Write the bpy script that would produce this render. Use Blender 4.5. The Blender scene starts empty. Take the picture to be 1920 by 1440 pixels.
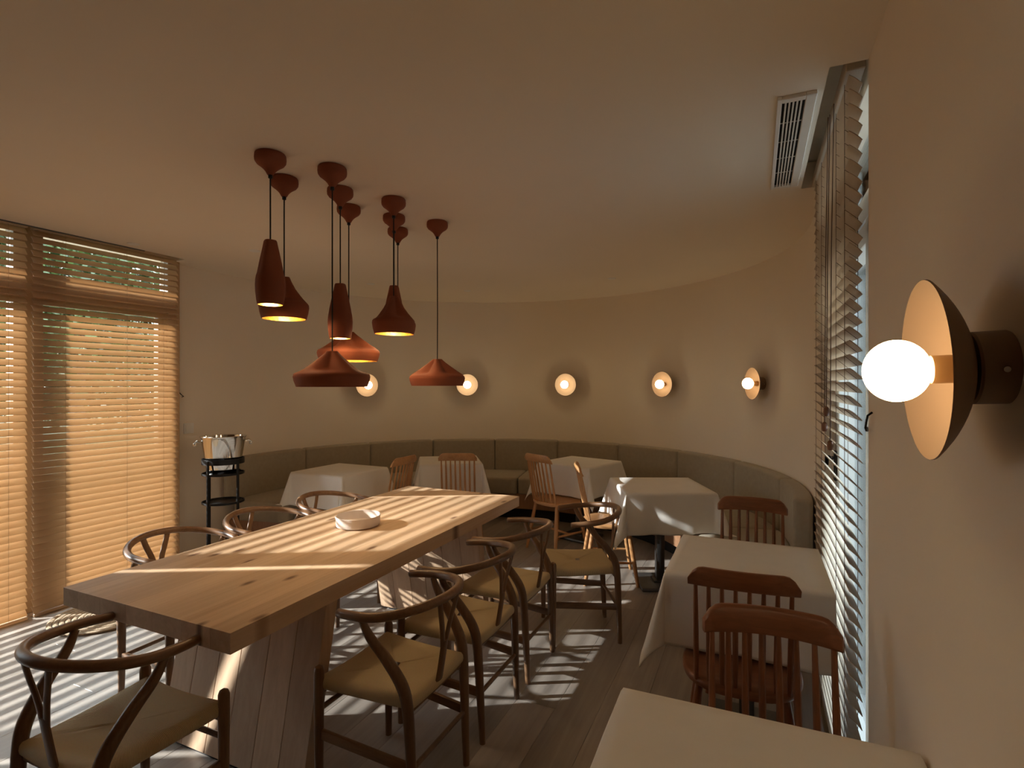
import bpy, bmesh, math, random
from mathutils import Vector, Matrix
random.seed(7)
PI = math.pi
sin, cos, R = math.sin, math.cos, math.radians
scene = bpy.context.scene
COL = scene.collection

# ------------------------------------------------------------------ camera
cam_d = bpy.data.cameras.new('camera')
cam = bpy.data.objects.new('camera', cam_d)
COL.objects.link(cam)
cam.location = (0, 0, 1.51)
cam.rotation_euler = (R(90), 0, R(24.37))
cam_d.sensor_width = 36.0
cam_d.lens = 36.0 * 1008 / 1920
cam_d.clip_start = 0.02
scene.camera = cam

# ------------------------------------------------------------------ light
SUN_DIR = Vector((0.8799 * cos(R(21.2)), 0.4751 * cos(R(21.2)), -sin(R(21.2))))
world = bpy.data.worlds.new('sky')
scene.world = world
world.use_nodes = True
wn = world.node_tree
wn.nodes.clear()
w_out = wn.nodes.new('ShaderNodeOutputWorld')
w_bg = wn.nodes.new('ShaderNodeBackground')
w_bg.inputs['Color'].default_value = (0.76, 0.90, 1.0, 1)   # thin bright haze all round
w_bg.inputs['Strength'].default_value = 8.8
wn.links.new(w_bg.outputs[0], w_out.inputs[0])

sun_d = bpy.data.lights.new('sun', 'SUN')
sun_d.energy = 13.5
sun_d.angle = R(0.6)
sun_d.color = (1.0, 0.98, 0.95)
sun = bpy.data.objects.new('sun', sun_d)
COL.objects.link(sun)
sun.rotation_euler = SUN_DIR.to_track_quat('-Z', 'Y').to_euler()
sun.location = (-12, -6, 8)

vs = scene.view_settings
vs.view_transform = 'Standard'
vs.look = 'None'
vs.exposure = 0.45
vs.gamma = 1.0
vs.use_curve_mapping = False
cy = scene.cycles
cy.use_denoising = True
cy.max_bounces = 14
cy.diffuse_bounces = 10
cy.glossy_bounces = 4
cy.transparent_max_bounces = 24
cy.sample_clamp_indirect = 4.0
cy.caustics_reflective = False
cy.caustics_refractive = False

BULB_L = 14.0           # radiance of the lamp bulbs
PENDANT_W = 1.5        # light of each pendant bulb
SCONCE_W = 0.9

# ------------------------------------------------------------------ helpers
def link(o, parent=None):
    COL.objects.link(o)
    if parent is not None:
        o.parent = parent
    return o

def tag(o, label, cat, group=None, kind=None):
    o['label'] = label
    o['category'] = cat
    if group:
        o['group'] = group
    if kind:
        o['kind'] = kind
    return o

def thing(name, label, cat, loc=(0, 0, 0), rz=0.0, group=None):
    o = bpy.data.objects.new(name, None)
    o.empty_display_size = 0.05
    link(o)
    o.location = loc
    o.rotation_euler = (0, 0, rz)
    return tag(o, label, cat, group)

def part(o, name, parent, loc=None, rot=None):
    """another object sharing the mesh of o"""
    c = bpy.data.objects.new(name, o.data)
    link(c, parent)
    if loc is not None:
        c.location = loc
    if rot is not None:
        c.rotation_euler = rot
    return c

def copy_tree(o, parent=None):
    c = o.copy()
    link(c)
    if parent is not None:
        c.parent = parent
    for ch in o.children:
        copy_tree(ch, c)
    return c

class MB:
    def __init__(s):
        s.v = []; s.f = []; s.uv = None; s.sm = []
    def add(s, verts, faces, smooth=True):
        n = len(s.v)
        s.v += [tuple(p) for p in verts]
        s.f += [tuple(i + n for i in f) for f in faces]
        s.sm += [smooth] * len(faces)
        return s
    def box(s, c, size, rot=None):
        hx, hy, hz = size[0] / 2, size[1] / 2, size[2] / 2
        vs_ = [Vector((x, y, z)) for x in (-hx, hx) for y in (-hy, hy) for z in (-hz, hz)]
        if rot is not None:
            vs_ = [rot @ p for p in vs_]
        c = Vector(c)
        fs = [(0, 1, 3, 2), (4, 6, 7, 5), (0, 4, 5, 1), (2, 3, 7, 6), (0, 2, 6, 4), (1, 5, 7, 3)]
        return s.add([p + c for p in vs_], fs, False)
    def b(s, x0, x1, y0, y1, z0, z1):
        return s.box(((x0 + x1) / 2, (y0 + y1) / 2, (z0 + z1) / 2), (x1 - x0, y1 - y0, z1 - z0))
    def bar(s, p, q, w, t, up=(0, 0, 1)):
        """rectangular bar from p to q, w across, t along up"""
        p = Vector(p); q = Vector(q); d = (q - p).normalized(); up = Vector(up)
        side = d.cross(up).normalized(); u = side.cross(d).normalized()
        vs_ = []
        for e in (p, q):
            for a, b_ in ((-1, -1), (1, -1), (1, 1), (-1, 1)):
                vs_.append(e + side * (a * w / 2) + u * (b_ * t / 2))
        return s.add(vs_, [(3, 2, 1, 0), (4, 5, 6, 7), (0, 1, 5, 4), (1, 2, 6, 5), (2, 3, 7, 6), (3, 0, 4, 7)], False)
    def tube(s, pts, rad, n=10, cap=True, flat=None, closed=False, up=None):
        pts = [Vector(p) for p in pts]
        m = len(pts)
        if not hasattr(rad, '__len__'):
            rad = [rad] * m
        tang = []
        for i in range(m):
            if closed:
                t = pts[(i + 1) % m] - pts[i - 1]
            else:
                t = pts[min(i + 1, m - 1)] - pts[max(i - 1, 0)]
            tang.append(t.normalized())
        ref = Vector(up) if up else (Vector((0, 0, 1)) if abs(tang[0].z) < 0.9 else Vector((1, 0, 0)))
        nrm = (ref - tang[0] * ref.dot(tang[0])).normalized()
        vs_ = []
        for i in range(m):
            if i:
                nrm = (nrm - tang[i] * nrm.dot(tang[i]))
                nrm = nrm.normalized()
            bi = tang[i].cross(nrm)
            r = rad[i]
            fa, fb = (1, 1) if flat is None else (flat[i] if hasattr(flat[0], '__len__') else flat)
            for k in range(n):
                a = 2 * PI * k / n
                vs_.append(pts[i] + nrm * (r * fa * cos(a)) + bi * (r * fb * sin(a)))
        fs = []
        for i in range(m if closed else m - 1):
            j = (i + 1) % m
            for k in range(n):
                l = (k + 1) % n
                fs.append((i * n + k, i * n + l, j * n + l, j * n + k))
        if cap and not closed:
            fs.append(tuple(range(n - 1, -1, -1)))
            fs.append(tuple((m - 1) * n + k for k in range(n)))
        return s.add(vs_, fs)
    def lathe(s, prof, n=32, c=(0, 0, 0), axis='z', sy=1.0, rfun=None):
        """prof: list of (r, h)"""
        vs_ = []; c = Vector(c)
        for i, (r, h) in enumerate(prof):
            for k in range(n):
                a = 2 * PI * k / n
                rr = r if rfun is None else rfun(r, h, a, i)
                x, y, z = rr * cos(a), rr * sin(a) * sy, h
                vs_.append(c + (Vector((x, y, z)) if axis == 'z' else Vector((z, x, y))))
        fs = []
        for i in range(len(prof) - 1):
            for k in range(n):
                l = (k + 1) % n
                fs.append((i * n + k, i * n + l, (i + 1) * n + l, (i + 1) * n + k))
        if prof[0][0] > 1e-5:
            fs.append(tuple(range(n - 1, -1, -1)))
        if prof[-1][0] > 1e-5:
            fs.append(tuple((len(prof) - 1) * n + k for k in range(n)))
        return s.add(vs_, fs)
    def lathe_open(s, prof, n=32, **kw):
        s.lathe(prof, n, **kw)
        nf = (prof[0][0] > 1e-5) + (prof[-1][0] > 1e-5)
        for _ in range(nf):
            s.f.pop(); s.sm.pop()
        return s
    def prism(s, poly, z0, z1):
        n = len(poly)
        vs_ = [(x, y, z0) for x, y in poly] + [(x, y, z1) for x, y in poly]
        fs = [tuple(range(n - 1, -1, -1)), tuple(range(n, 2 * n))]
        for i in range(n):
            j = (i + 1) % n
            fs.append((i, j, n + j, n + i))
        return s.add(vs_, fs, False)
    def build(s, name, mat, parent=None, bevel=0.0, seg=2, angle=30, loc=None, rot=None, merge=False):
        me = bpy.data.meshes.new(name)
        me.from_pydata(s.v, [], s.f)
        if s.uv:
            lay = me.uv_layers.new(name='UVMap')
            for l in me.loops:
                lay.data[l.index].uv = s.uv[l.vertex_index]
        bm = bmesh.new(); bm.from_mesh(me)
        if merge:
            bmesh.ops.remove_doubles(bm, verts=bm.verts, dist=1e-5)
        bmesh.ops.recalc_face_normals(bm, faces=bm.faces)
        if bevel > 0:
            es = [e for e in bm.edges if len(e.link_faces) == 2 and e.calc_face_angle(0) > R(30)]
            bmesh.ops.bevel(bm, geom=es, offset=bevel, segments=seg, affect='EDGES', profile=0.5, clamp_overlap=True)
        for f in bm.faces:
            f.smooth = True
        bm.to_mesh(me); bm.free()
        try:
            me.set_sharp_from_angle(angle=R(angle))
        except Exception:
            pass
        if mat is not None:
            me.materials.append(mat)
        o = bpy.data.objects.new(name, me)
        link(o, parent)
        if loc is not None:
            o.location = loc
        if rot is not None:
            o.rotation_euler = rot
        return o

def struct(o):
    o['kind'] = 'structure'
    return o

# ------------------------------------------------------------------ materials
def new_mat(name):
    m = bpy.data.materials.new(name)
    m.use_nodes = True
    nt = m.node_tree
    b = nt.nodes['Principled BSDF']
    return m, nt, b

def N(nt, typ, **kw):
    n = nt.nodes.new(typ)
    for k, v in kw.items():
        setattr(n, k, v)
    return n

def plain(name, col, rough=0.6, metal=0.0, var=0.06, scale=6.0, bump=0.0, bscale=60.0, spec=0.5, sheen=0.0):
    m, nt, b = new_mat(name)
    tc = N(nt, 'ShaderNodeTexCoord')
    no = N(nt, 'ShaderNodeTexNoise')
    no.inputs['Scale'].default_value = scale
    no.inputs['Detail'].default_value = 4
    nt.links.new(tc.outputs['Object'], no.inputs['Vector'])
    cr = N(nt, 'ShaderNodeValToRGB')
    cr.color_ramp.elements[0].position = 0.3
    cr.color_ramp.elements[1].position = 0.7
    cr.color_ramp.elements[0].color = tuple(c * (1 - var) for c in col) + (1,)
    cr.color_ramp.elements[1].color = tuple(min(1, c * (1 + var)) for c in col) + (1,)
    nt.links.new(no.outputs['Fac'], cr.inputs['Fac'])
    nt.links.new(cr.outputs['Color'], b.inputs['Base Color'])
    b.inputs['Roughness'].default_value = rough
    b.inputs['Metallic'].default_value = metal
    b.inputs['Specular IOR Level'].default_value = spec
    if sheen:
        b.inputs['Sheen Weight'].default_value = sheen
    if bump:
        n2 = N(nt, 'ShaderNodeTexNoise')
        n2.inputs['Scale'].default_value = bscale
        n2.inputs['Detail'].default_value = 3
        nt.links.new(tc.outputs['Object'], n2.inputs['Vector'])
        bp_ = N(nt, 'ShaderNodeBump')
        bp_.inputs['Strength'].default_value = bump
        bp_.inputs['Distance'].default_value = 0.003
        nt.links.new(n2.outputs['Fac'], bp_.inputs['Height'])
        nt.links.new(bp_.outputs[0], b.inputs['Normal'])
    return m

def wood(name, dark, light, axis='y', rough=0.45, grain=60.0, stretch=0.06, knots=0.0, rnd=0.25, bump=0.15, spec=0.4):
    """procedural timber: grain runs along axis, every object gets its own tone and offset"""
    m, nt, b = new_mat(name)
    tc = N(nt, 'ShaderNodeTexCoord')
    oi = N(nt, 'ShaderNodeObjectInfo')
    off = N(nt, 'ShaderNodeVectorMath', operation='SCALE')
    cmb = N(nt, 'ShaderNodeCombineXYZ')
    for i in range(3):
        nt.links.new(oi.outputs['Random'], cmb.inputs[i])
    nt.links.new(cmb.outputs[0], off.inputs[0])
    off.inputs['Scale'].default_value = 17.0
    add = N(nt, 'ShaderNodeVectorMath', operation='ADD')
    nt.links.new(tc.outputs['Object'], add.inputs[0])
    nt.links.new(off.outputs[0], add.inputs[1])
    mp = N(nt, 'ShaderNodeMapping')
    sc = [1, 1, 1]
    sc['xyz'.index(axis)] = stretch
    mp.inputs['Scale'].default_value = sc
    nt.links.new(add.outputs[0], mp.inputs['Vector'])
    n1 = N(nt, 'ShaderNodeTexNoise')
    n1.inputs['Scale'].default_value = grain
    n1.inputs['Detail'].default_value = 6
    n1.inputs['Roughness'].default_value = 0.65
    n1.inputs['Distortion'].default_value = 0.6
    nt.links.new(mp.outputs[0], n1.inputs['Vector'])
    n2 = N(nt, 'ShaderNodeTexNoise')
    n2.inputs['Scale'].default_value = grain * 0.13
    n2.inputs['Detail'].default_value = 3
    nt.links.new(mp.outputs[0], n2.inputs['Vector'])
    mixf = N(nt, 'ShaderNodeMath', operation='MULTIPLY_ADD')
    nt.links.new(n1.outputs['Fac'], mixf.inputs[0])
    mixf.inputs[1].default_value = 0.45
    sc2 = N(nt, 'ShaderNodeMath', operation='MULTIPLY')
    nt.links.new(n2.outputs['Fac'], sc2.inputs[0])
    sc2.inputs[1].default_value = 0.55
    nt.links.new(sc2.outputs[0], mixf.inputs[2])
    cr = N(nt, 'ShaderNodeValToRGB')
    cr.color_ramp.elements[0].position = 0.32
    cr.color_ramp.elements[1].position = 0.66
    cr.color_ramp.elements[0].color = tuple(dark) + (1,)
    cr.color_ramp.elements[1].color = tuple(light) + (1,)
    nt.links.new(mixf.outputs[0], cr.inputs['Fac'])
    col = cr.outputs['Color']
    hsv = N(nt, 'ShaderNodeHueSaturation')
    val = N(nt, 'ShaderNodeMapRange')
    val.inputs['To Min'].default_value = 1 - rnd
    val.inputs['To Max'].default_value = 1 + rnd
    nt.links.new(oi.outputs['Random'], val.inputs['Value'])
    nt.links.new(val.outputs[0], hsv.inputs['Value'])
    nt.links.new(col, hsv.inputs['Color'])
    col = hsv.outputs['Color']
    if knots:
        sp_ = N(nt, 'ShaderNodeSeparateXYZ')
        nt.links.new(add.outputs[0], sp_.inputs[0])
        al_ = N(nt, 'ShaderNodeMath', operation='MULTIPLY')
        al_.inputs[1].default_value = 0.42
        nt.links.new(sp_.outputs['XYZ'.index(axis.upper())], al_.inputs[0])
        cb_ = N(nt, 'ShaderNodeCombineXYZ')
        nt.links.new(sp_.outputs[0], cb_.inputs[0])
        nt.links.new(al_.outputs[0], cb_.inputs[1])
        vo = N(nt, 'ShaderNodeTexVoronoi', voronoi_dimensions='2D')
        vo.inputs['Scale'].default_value = knots
        nt.links.new(cb_.outputs[0], vo.inputs['Vector'])
        kr = N(nt, 'ShaderNodeValToRGB')
        kr.color_ramp.elements[0].position = 0.02
        kr.color_ramp.elements[1].position = 0.07
        kr.color_ramp.elements[0].color = (0.18, 0.09, 0.05, 1)
        kr.color_ramp.elements[1].color = (1, 1, 1, 1)
        nt.links.new(vo.outputs['Distance'], kr.inputs['Fac'])
        mk = N(nt, 'ShaderNodeMix', data_type='RGBA', blend_type='MULTIPLY')
        mk.inputs['Factor'].default_value = 0.85
        nt.links.new(col, mk.inputs[6])
        nt.links.new(kr.outputs['Color'], mk.inputs[7])
        col = mk.outputs[2]
    nt.links.new(col, b.inputs['Base Color'])
    b.inputs['Roughness'].default_value = rough
    b.inputs['Specular IOR Level'].default_value = spec
    if bump:
        bp_ = N(nt, 'ShaderNodeBump')
        bp_.inputs['Strength'].default_value = bump
        bp_.inputs['Distance'].default_value = 0.002
        nt.links.new(n1.outputs['Fac'], bp_.inputs['Height'])
        nt.links.new(bp_.outputs[0], b.inputs['Normal'])
    return m

def emit(name, col, strength):
    m, nt, b = new_mat(name)
    b.inputs['Base Color'].default_value = (0.9, 0.88, 0.8, 1)
    b.inputs['Emission Color'].default_value = tuple(col) + (1,)
    b.inputs['Emission Strength'].default_value = strength
    b.inputs['Roughness'].default_value = 0.4
    return m

def pane_mat(name):
    """window glass: lets light straight through, mirrors a little"""
    m = bpy.data.materials.new(name)
    m.use_nodes = True
    nt = m.node_tree
    nt.nodes.clear()
    out = N(nt, 'ShaderNodeOutputMaterial')
    tr = N(nt, 'ShaderNodeBsdfTransparent')
    tr.inputs[0].default_value = (0.94, 0.96, 0.95, 1)
    gl = N(nt, 'ShaderNodeBsdfGlossy')
    gl.inputs['Roughness'].default_value = 0.02
    fr = N(nt, 'ShaderNodeFresnel')
    fr.inputs['IOR'].default_value = 1.3
    mx = N(nt, 'ShaderNodeMixShader')
    nt.links.new(fr.outputs[0], mx.inputs[0])
    nt.links.new(tr.outputs[0], mx.inputs[1])
    nt.links.new(gl.outputs[0], mx.inputs[2])
    nt.links.new(mx.outputs[0], out.inputs[0])
    return m

M = {}
M['wall'] = plain('wall_paint', (0.82, 0.735, 0.625), 0.85, var=0.025, scale=1.2, bump=0.05, bscale=140, spec=0.2)
M['ceiling'] = plain('ceiling_paint', (0.82, 0.74, 0.635), 0.9, var=0.02, scale=1.0, spec=0.15)
M['floor'] = wood('floor_oak', (0.245, 0.208, 0.18), (0.425, 0.372, 0.332), 'y', rough=0.36, grain=26, stretch=0.05, rnd=0.14, bump=0.08, spec=0.5)
M['seam'] = plain('floor_seam', (0.11, 0.085, 0.065), 0.8)
M['table'] = wood('table_pine', (0.47, 0.295, 0.17), (0.68, 0.48, 0.31), 'y', rough=0.5, grain=34, stretch=0.045, knots=3.8, rnd=0.12, bump=0.1)
M['table_leg'] = wood('leg_pine', (0.42, 0.27, 0.17), (0.62, 0.43, 0.29), 'z', rough=0.5, grain=34, stretch=0.045, knots=2.6, rnd=0.16, bump=0.1)
M['oak'] = wood('chair_oak', (0.11, 0.055, 0.028), (0.24, 0.13, 0.065), 'z', rough=0.38, grain=70, stretch=0.08, rnd=0.10, bump=0.15)
M['oak_rail'] = wood('chair_oak_bent', (0.115, 0.057, 0.03), (0.25, 0.135, 0.07), 'x', rough=0.36, grain=70, stretch=0.15, rnd=0.10, bump=0.15)
M['honey'] = wood('honey_oak', (0.33, 0.15, 0.055), (0.56, 0.30, 0.13), 'z', rough=0.4, grain=60, stretch=0.07, rnd=0.06, bump=0.1)
M['honey_seat'] = wood('honey_oak_seat', (0.33, 0.15, 0.055), (0.56, 0.30, 0.13), 'x', rough=0.4, grain=60, stretch=0.07, rnd=0.06, bump=0.1)
M['shaded_oak'] = wood('red_oak_shaded', (0.13, 0.045, 0.02), (0.28, 0.105, 0.048), 'z', rough=0.36, grain=60, stretch=0.07, rnd=0.06, bump=0.1)  # same oak as the honey chairs, with shade darkened into the colour
M['shaded_oak_seat'] = wood('red_oak_shaded_seat', (0.13, 0.045, 0.02), (0.28, 0.105, 0.048), 'y', rough=0.34, grain=60, stretch=0.07, rnd=0.06, bump=0.1)
M['base_wood'] = wood('bench_base_oak', (0.24, 0.12, 0.06), (0.38, 0.20, 0.11), 'z', rough=0.5, grain=40, rnd=0.05)
M['linen'] = plain('white_linen', (0.80, 0.775, 0.745), 0.85, var=0.02, scale=9, bump=0.12, bscale=420, spec=0.2)
M['fabric'] = plain('bench_fabric', (0.36, 0.31, 0.235), 0.9, var=0.05, scale=30, bump=0.25, bscale=500, spec=0.2, sheen=0.15)
M['terracotta'] = plain('terracotta', (0.235, 0.062, 0.026), 0.75, var=0.06, scale=9, spec=0.3)
M['gold'] = plain('gold_leaf', (0.95, 0.62, 0.22), 0.32, metal=1.0, var=0.25, scale=60, bump=0.6, bscale=70)
M['black'] = plain('black_metal', (0.018, 0.018, 0.02), 0.45, metal=0.6)
M['cord'] = plain('black_cord', (0.012, 0.011, 0.011), 0.8)
M['steel'] = plain('polished_steel', (0.80, 0.79, 0.76), 0.09, metal=1.0, var=0.02)
M['grey_metal'] = plain('grey_steel', (0.16, 0.155, 0.155), 0.4, metal=0.8)
M['ceramic'] = plain('matt_ceramic', (0.72, 0.62, 0.55), 0.6, var=0.03, scale=18)
M['peach'] = plain('peach_metal', (0.22, 0.14, 0.09), 0.5, var=0.02)
M['brass'] = plain('brass_socket', (0.30, 0.16, 0.06), 0.45, metal=0.4)
M['white'] = plain('white_plastic', (0.78, 0.76, 0.73), 0.45, var=0.02)
M['vent'] = plain('vent_white', (0.74, 0.71, 0.66), 0.5, var=0.02)
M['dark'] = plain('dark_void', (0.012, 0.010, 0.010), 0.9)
M['slat'] = wood('blind_basswood', (0.60, 0.455, 0.31), (0.70, 0.545, 0.385), 'y', rough=0.45, grain=30, stretch=0.03, rnd=0.04, bump=0.03)
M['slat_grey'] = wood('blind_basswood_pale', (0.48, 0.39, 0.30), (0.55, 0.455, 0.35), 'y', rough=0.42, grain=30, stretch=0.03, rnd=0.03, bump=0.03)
def thin(mat, col, fac):
    nt = mat.node_tree
    b_ = nt.nodes['Principled BSDF']
    out = [n for n in nt.nodes if n.type == 'OUTPUT_MATERIAL'][0]
    tl = nt.nodes.new('ShaderNodeBsdfTranslucent')
    tl.inputs[0].default_value = tuple(col) + (1,)
    mx = nt.nodes.new('ShaderNodeMixShader')
    mx.inputs[0].default_value = fac
    nt.links.new(b_.outputs[0], mx.inputs[1])
    nt.links.new(tl.outputs[0], mx.inputs[2])
    nt.links.new(mx.outputs[0], out.inputs[0])
thin(M['slat'], (0.80, 0.58, 0.36), 0.36)
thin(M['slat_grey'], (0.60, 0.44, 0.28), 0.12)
M['tape'] = plain('ladder_cord', (0.52, 0.38, 0.24), 0.8)
M['brown_cord'] = plain('brown_cord', (0.10, 0.05, 0.03), 0.8)
M['tassel'] = plain('wood_tassel', (0.20, 0.085, 0.045), 0.5)
M['frame'] = plain('white_frame', (0.70, 0.71, 0.71), 0.4, var=0.02)
M['frame_tan'] = plain('timber_frame', (0.42, 0.27, 0.15), 0.5, var=0.05)
M['gasket'] = plain('black_gasket', (0.015, 0.015, 0.016), 0.7)
M['glass'] = pane_mat('window_glass')
M['bulb'] = emit('opal_bulb', (1.0, 0.76, 0.42), BULB_L)
M['filament'] = emit('pendant_bulb', (1.0, 0.72, 0.38), 14.0)
M['jute'] = plain('jute_mat', (0.40, 0.30, 0.20), 0.95, var=0.2, scale=70, bump=0.8, bscale=160)
M['render'] = plain('white_render', (0.78, 0.77, 0.74), 0.9)
M['paving'] = plain('terrace_paving', (0.16, 0.15, 0.14), 0.85, var=0.08, scale=3)
M['slate'] = plain('slate_paving', (0.075, 0.085, 0.10), 0.8, var=0.1, scale=3)
M['lawn'] = plain('lawn_grass', (0.022, 0.045, 0.008), 0.95, var=0.35, scale=14)
M['bark'] = plain('bark', (0.12, 0.085, 0.06), 0.9, var=0.3, scale=20)

def leaf_mat():
    m, nt, b = new_mat('leaf_green')
    oi = N(nt, 'ShaderNodeTexCoord')
    no = N(nt, 'ShaderNodeTexNoise')
    no.inputs['Scale'].default_value = 3.0
    nt.links.new(oi.outputs['Object'], no.inputs['Vector'])
    cr = N(nt, 'ShaderNodeValToRGB')
    cr.color_ramp.elements[0].position = 0.35
    cr.color_ramp.elements[1].position = 0.65
    cr.color_ramp.elements[0].color = (0.012, 0.028, 0.005, 1)
    cr.color_ramp.elements[1].color = (0.05, 0.085, 0.012, 1)
    nt.links.new(no.outputs['Fac'], cr.inputs['Fac'])
    nt.links.new(cr.outputs[0], b.inputs['Base Color'])
    b.inputs['Roughness'].default_value = 0.5
    return m
M['leaf'] = leaf_mat()

def cord_mat():
    """woven paper cord: strands run across the rail (UV u counts along the rail in metres)"""
    m, nt, b = new_mat('paper_cord')
    uv = N(nt, 'ShaderNodeUVMap')
    sep = N(nt, 'ShaderNodeSeparateXYZ')
    nt.links.new(uv.outputs[0], sep.inputs[0])
    mu = N(nt, 'ShaderNodeMath', operation='MULTIPLY')
    mu.inputs[1].default_value = 2 * PI / 0.0042
    nt.links.new(sep.outputs[0], mu.inputs[0])
    sn = N(nt, 'ShaderNodeMath', operation='SINE')
    nt.links.new(mu.outputs[0], sn.inputs[0])
    no = N(nt, 'ShaderNodeTexNoise')
    no.inputs['Scale'].default_value = 220
    nt.links.new(uv.outputs[0], no.inputs['Vector'])
    cr = N(nt, 'ShaderNodeMapRange')
    cr.inputs['From Min'].default_value = -1
    cr.inputs['From Max'].default_value = 1
    nt.links.new(sn.outputs[0], cr.inputs['Value'])
    mx = N(nt, 'ShaderNodeMix', data_type='RGBA')
    mx.inputs[6].default_value = (0.50, 0.375, 0.21, 1)
    mx.inputs[7].default_value = (0.80, 0.63, 0.38, 1)
    nt.links.new(cr.outputs[0], mx.inputs['Factor'])
    m2 = N(nt, 'ShaderNodeMix', data_type='RGBA', blend_type='MULTIPLY')
    m2.inputs['Factor'].default_value = 0.18
    nt.links.new(mx.outputs[2], m2.inputs[6])
    nt.links.new(no.outputs['Color'], m2.inputs[7])
    nt.links.new(m2.outputs[2], b.inputs['Base Color'])
    b.inputs['Roughness'].default_value = 0.8
    bp_ = N(nt, 'ShaderNodeBump')
    bp_.inputs['Strength'].default_value = 0.5
    bp_.inputs['Distance'].default_value = 0.0015
    nt.links.new(sn.outputs[0], bp_.inputs['Height'])
    nt.links.new(bp_.outputs[0], b.inputs['Normal'])
    return m
M['papercord'] = cord_mat()

# ------------------------------------------------------------------ room shell
CX, CY, RW = -2.06, 3.80, 2.38          # centre and radius of the round end of the room
XL, XR = CX - RW, CX + RW               # left and right wall faces
ZC = 2.52
YB = -3.6                               # wall behind the camera

floor = struct(MB().b(XL - 0.1, XR + 0.1, YB - 0.1, 6.4, -0.12, -0.014).build('floor', M['seam']))
pw = 0.19
x = XL - 0.02
row = 0
while x < XR + 0.02:
    y = YB - random.uniform(0.1, 1.9)
    while y < 6.25:
        L = random.choice((1.9, 2.1, 2.3))
        y1 = min(y + L, 6.3)
        y0 = max(y, YB - 0.05)
        if y1 - y0 > 0.05:
            MB().box((0, 0, 0), (pw - 0.0010, y1 - y0 - 0.0012, 0.014)).build(
                'plank', M['floor'], floor, bevel=0.0008, seg=1, loc=(x + pw / 2, (y0 + y1) / 2, -0.007))
        y += L
    x += pw
    row += 1

# left glazing: from the near post to the far reveal
GY0, GY1 = 0.085, 2.93
wl = MB()
wl.b(XL - 0.18, XL, YB, GY0, 0, 2.75)
wl.b(XL - 0.18, XL, GY1, CY, 0, 2.75)
wl.b(XL - 0.18, XL - 0.01, GY0, GY1, 2.53, 2.75)  # added lintel, keeps sky light out of the blind pocket
struct(wl.build('wall_left', M['wall']))
WY0, WY1 = 1.98, 3.15
wr = MB()
wr.b(XR, XR + 0.20, YB, WY0, 0, 2.75)
wr.b(XR, XR + 0.20, WY1, CY, 0, 2.75)
wr.b(XR + 0.02, XR + 0.20, WY0, WY1, 2.50, 2.75)  # head piece added to shut sky light out of the right pocket
struct(wr.build('wall_right', M['wall']))
struct(MB().b(XL - 0.18, XR + 0.2, YB - 0.15, YB, 0, 2.75).build('wall_rear', M['base_wood']))  # unseen; dark wood picked so less light bounces to the near wall
na = 96
arc = [(CX + RW * cos(PI * i / na), CY + RW * sin(PI * i / na)) for i in range(na + 1)]
arco = [(CX + (RW + 0.2) * cos(PI * i / na), CY + (RW + 0.2) * sin(PI * i / na)) for i in range(na + 1)]
wb = MB()
vv = []
for (a, b_), (c, d) in zip(arc, arco):
    vv += [(a, b_, 0), (a, b_, 2.75), (c, d, 2.75), (c, d, 0)]
ff = []
for i in range(na):
    for k in range(4):
        l = (k + 1) % 4
        ff.append((i * 4 + k, i * 4 + l, (i + 1) * 4 + l, (i + 1) * 4 + k))
wb.add(vv, ff)
struct(wb.build('wall_back', M['wall']))
# ceiling with the two blind pockets cut out of its edges
PX = -4.215
SX = 0.215
poly = [(XR + 0.05, YB - 0.1), (XR + 0.05, WY0), (SX, WY0), (SX, WY1), (XR + 0.05, WY1), (XR + 0.05, CY)]
poly += [(CX + (RW + 0.05) * cos(PI * i / na), CY + (RW + 0.05) * sin(PI * i / na)) for i in range(1, na)]
poly += [(XL - 0.05, CY), (XL - 0.05, 2.88), (PX, 2.88), (PX, 0.2), (XL - 0.05, 0.2), (XL - 0.05, YB - 0.1)]
struct(MB().prism(poly, ZC, ZC + 0.13).build('ceiling', M['ceiling']))
struct(MB().b(XL - 0.80, XR + 0.75, YB - 0.4, 7.0, 2.66, 2.78).build('roof', M['render']))
struct(MB().b(PX - 0.006, PX + 0.006, 0.2, 2.56, ZC - 0.006, ZC + 0.02).build('trim_1', M['grey_metal']))

# ------------------------------------------------------------------ left windows
GX = -4.40
def window_left(name, ya, yb, near_post, far_post, light_strip):
    w = bpy.data.objects.new(name, None)
    link(w)
    struct(w)
    fr = lambda nm, *a: MB().b(*a).build(nm, M['frame_tan'], w, bevel=0.004, seg=1)
    fr('post', GX - 0.05, GX + 0.045, ya, ya + near_post, 0.0, 2.64)
    fr('post', GX - 0.05, GX + 0.045, yb - far_post, yb, 0.0, 2.64)
    i0, i1 = ya + near_post, yb - far_post
    fr('sill', GX - 0.05, GX + 0.045, i0, i1, 0.0, 0.05)
    fr('transom', GX - 0.05, GX + 0.045, i0, i1, 2.10, 2.225)
    fr('sash_rail', GX - 0.03, GX + 0.03, i0, i1, 2.045, 2.094)
    MB().b(GX - 0.034, GX + 0.036, i0, i1, 2.094, 2.10).build('gasket', M['gasket'], w)
    MB().b(GX - 0.004, GX + 0.004, i0, i1, 0.05, 2.045).build('pane', M['glass'], w)
    MB().b(GX - 0.004, GX + 0.004, i0, i1, 2.225, 2.64).build('pane', M['glass'], w)
    return w
window_left('window_1', GY0, 0.27, 0.02, 0.01, False)
window_left('window_2', 0.27, 1.86, 0.16, 0.03, False)
w3 = window_left('window_3', 1.86, GY1, 0.13, 0.10, False)
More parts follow.
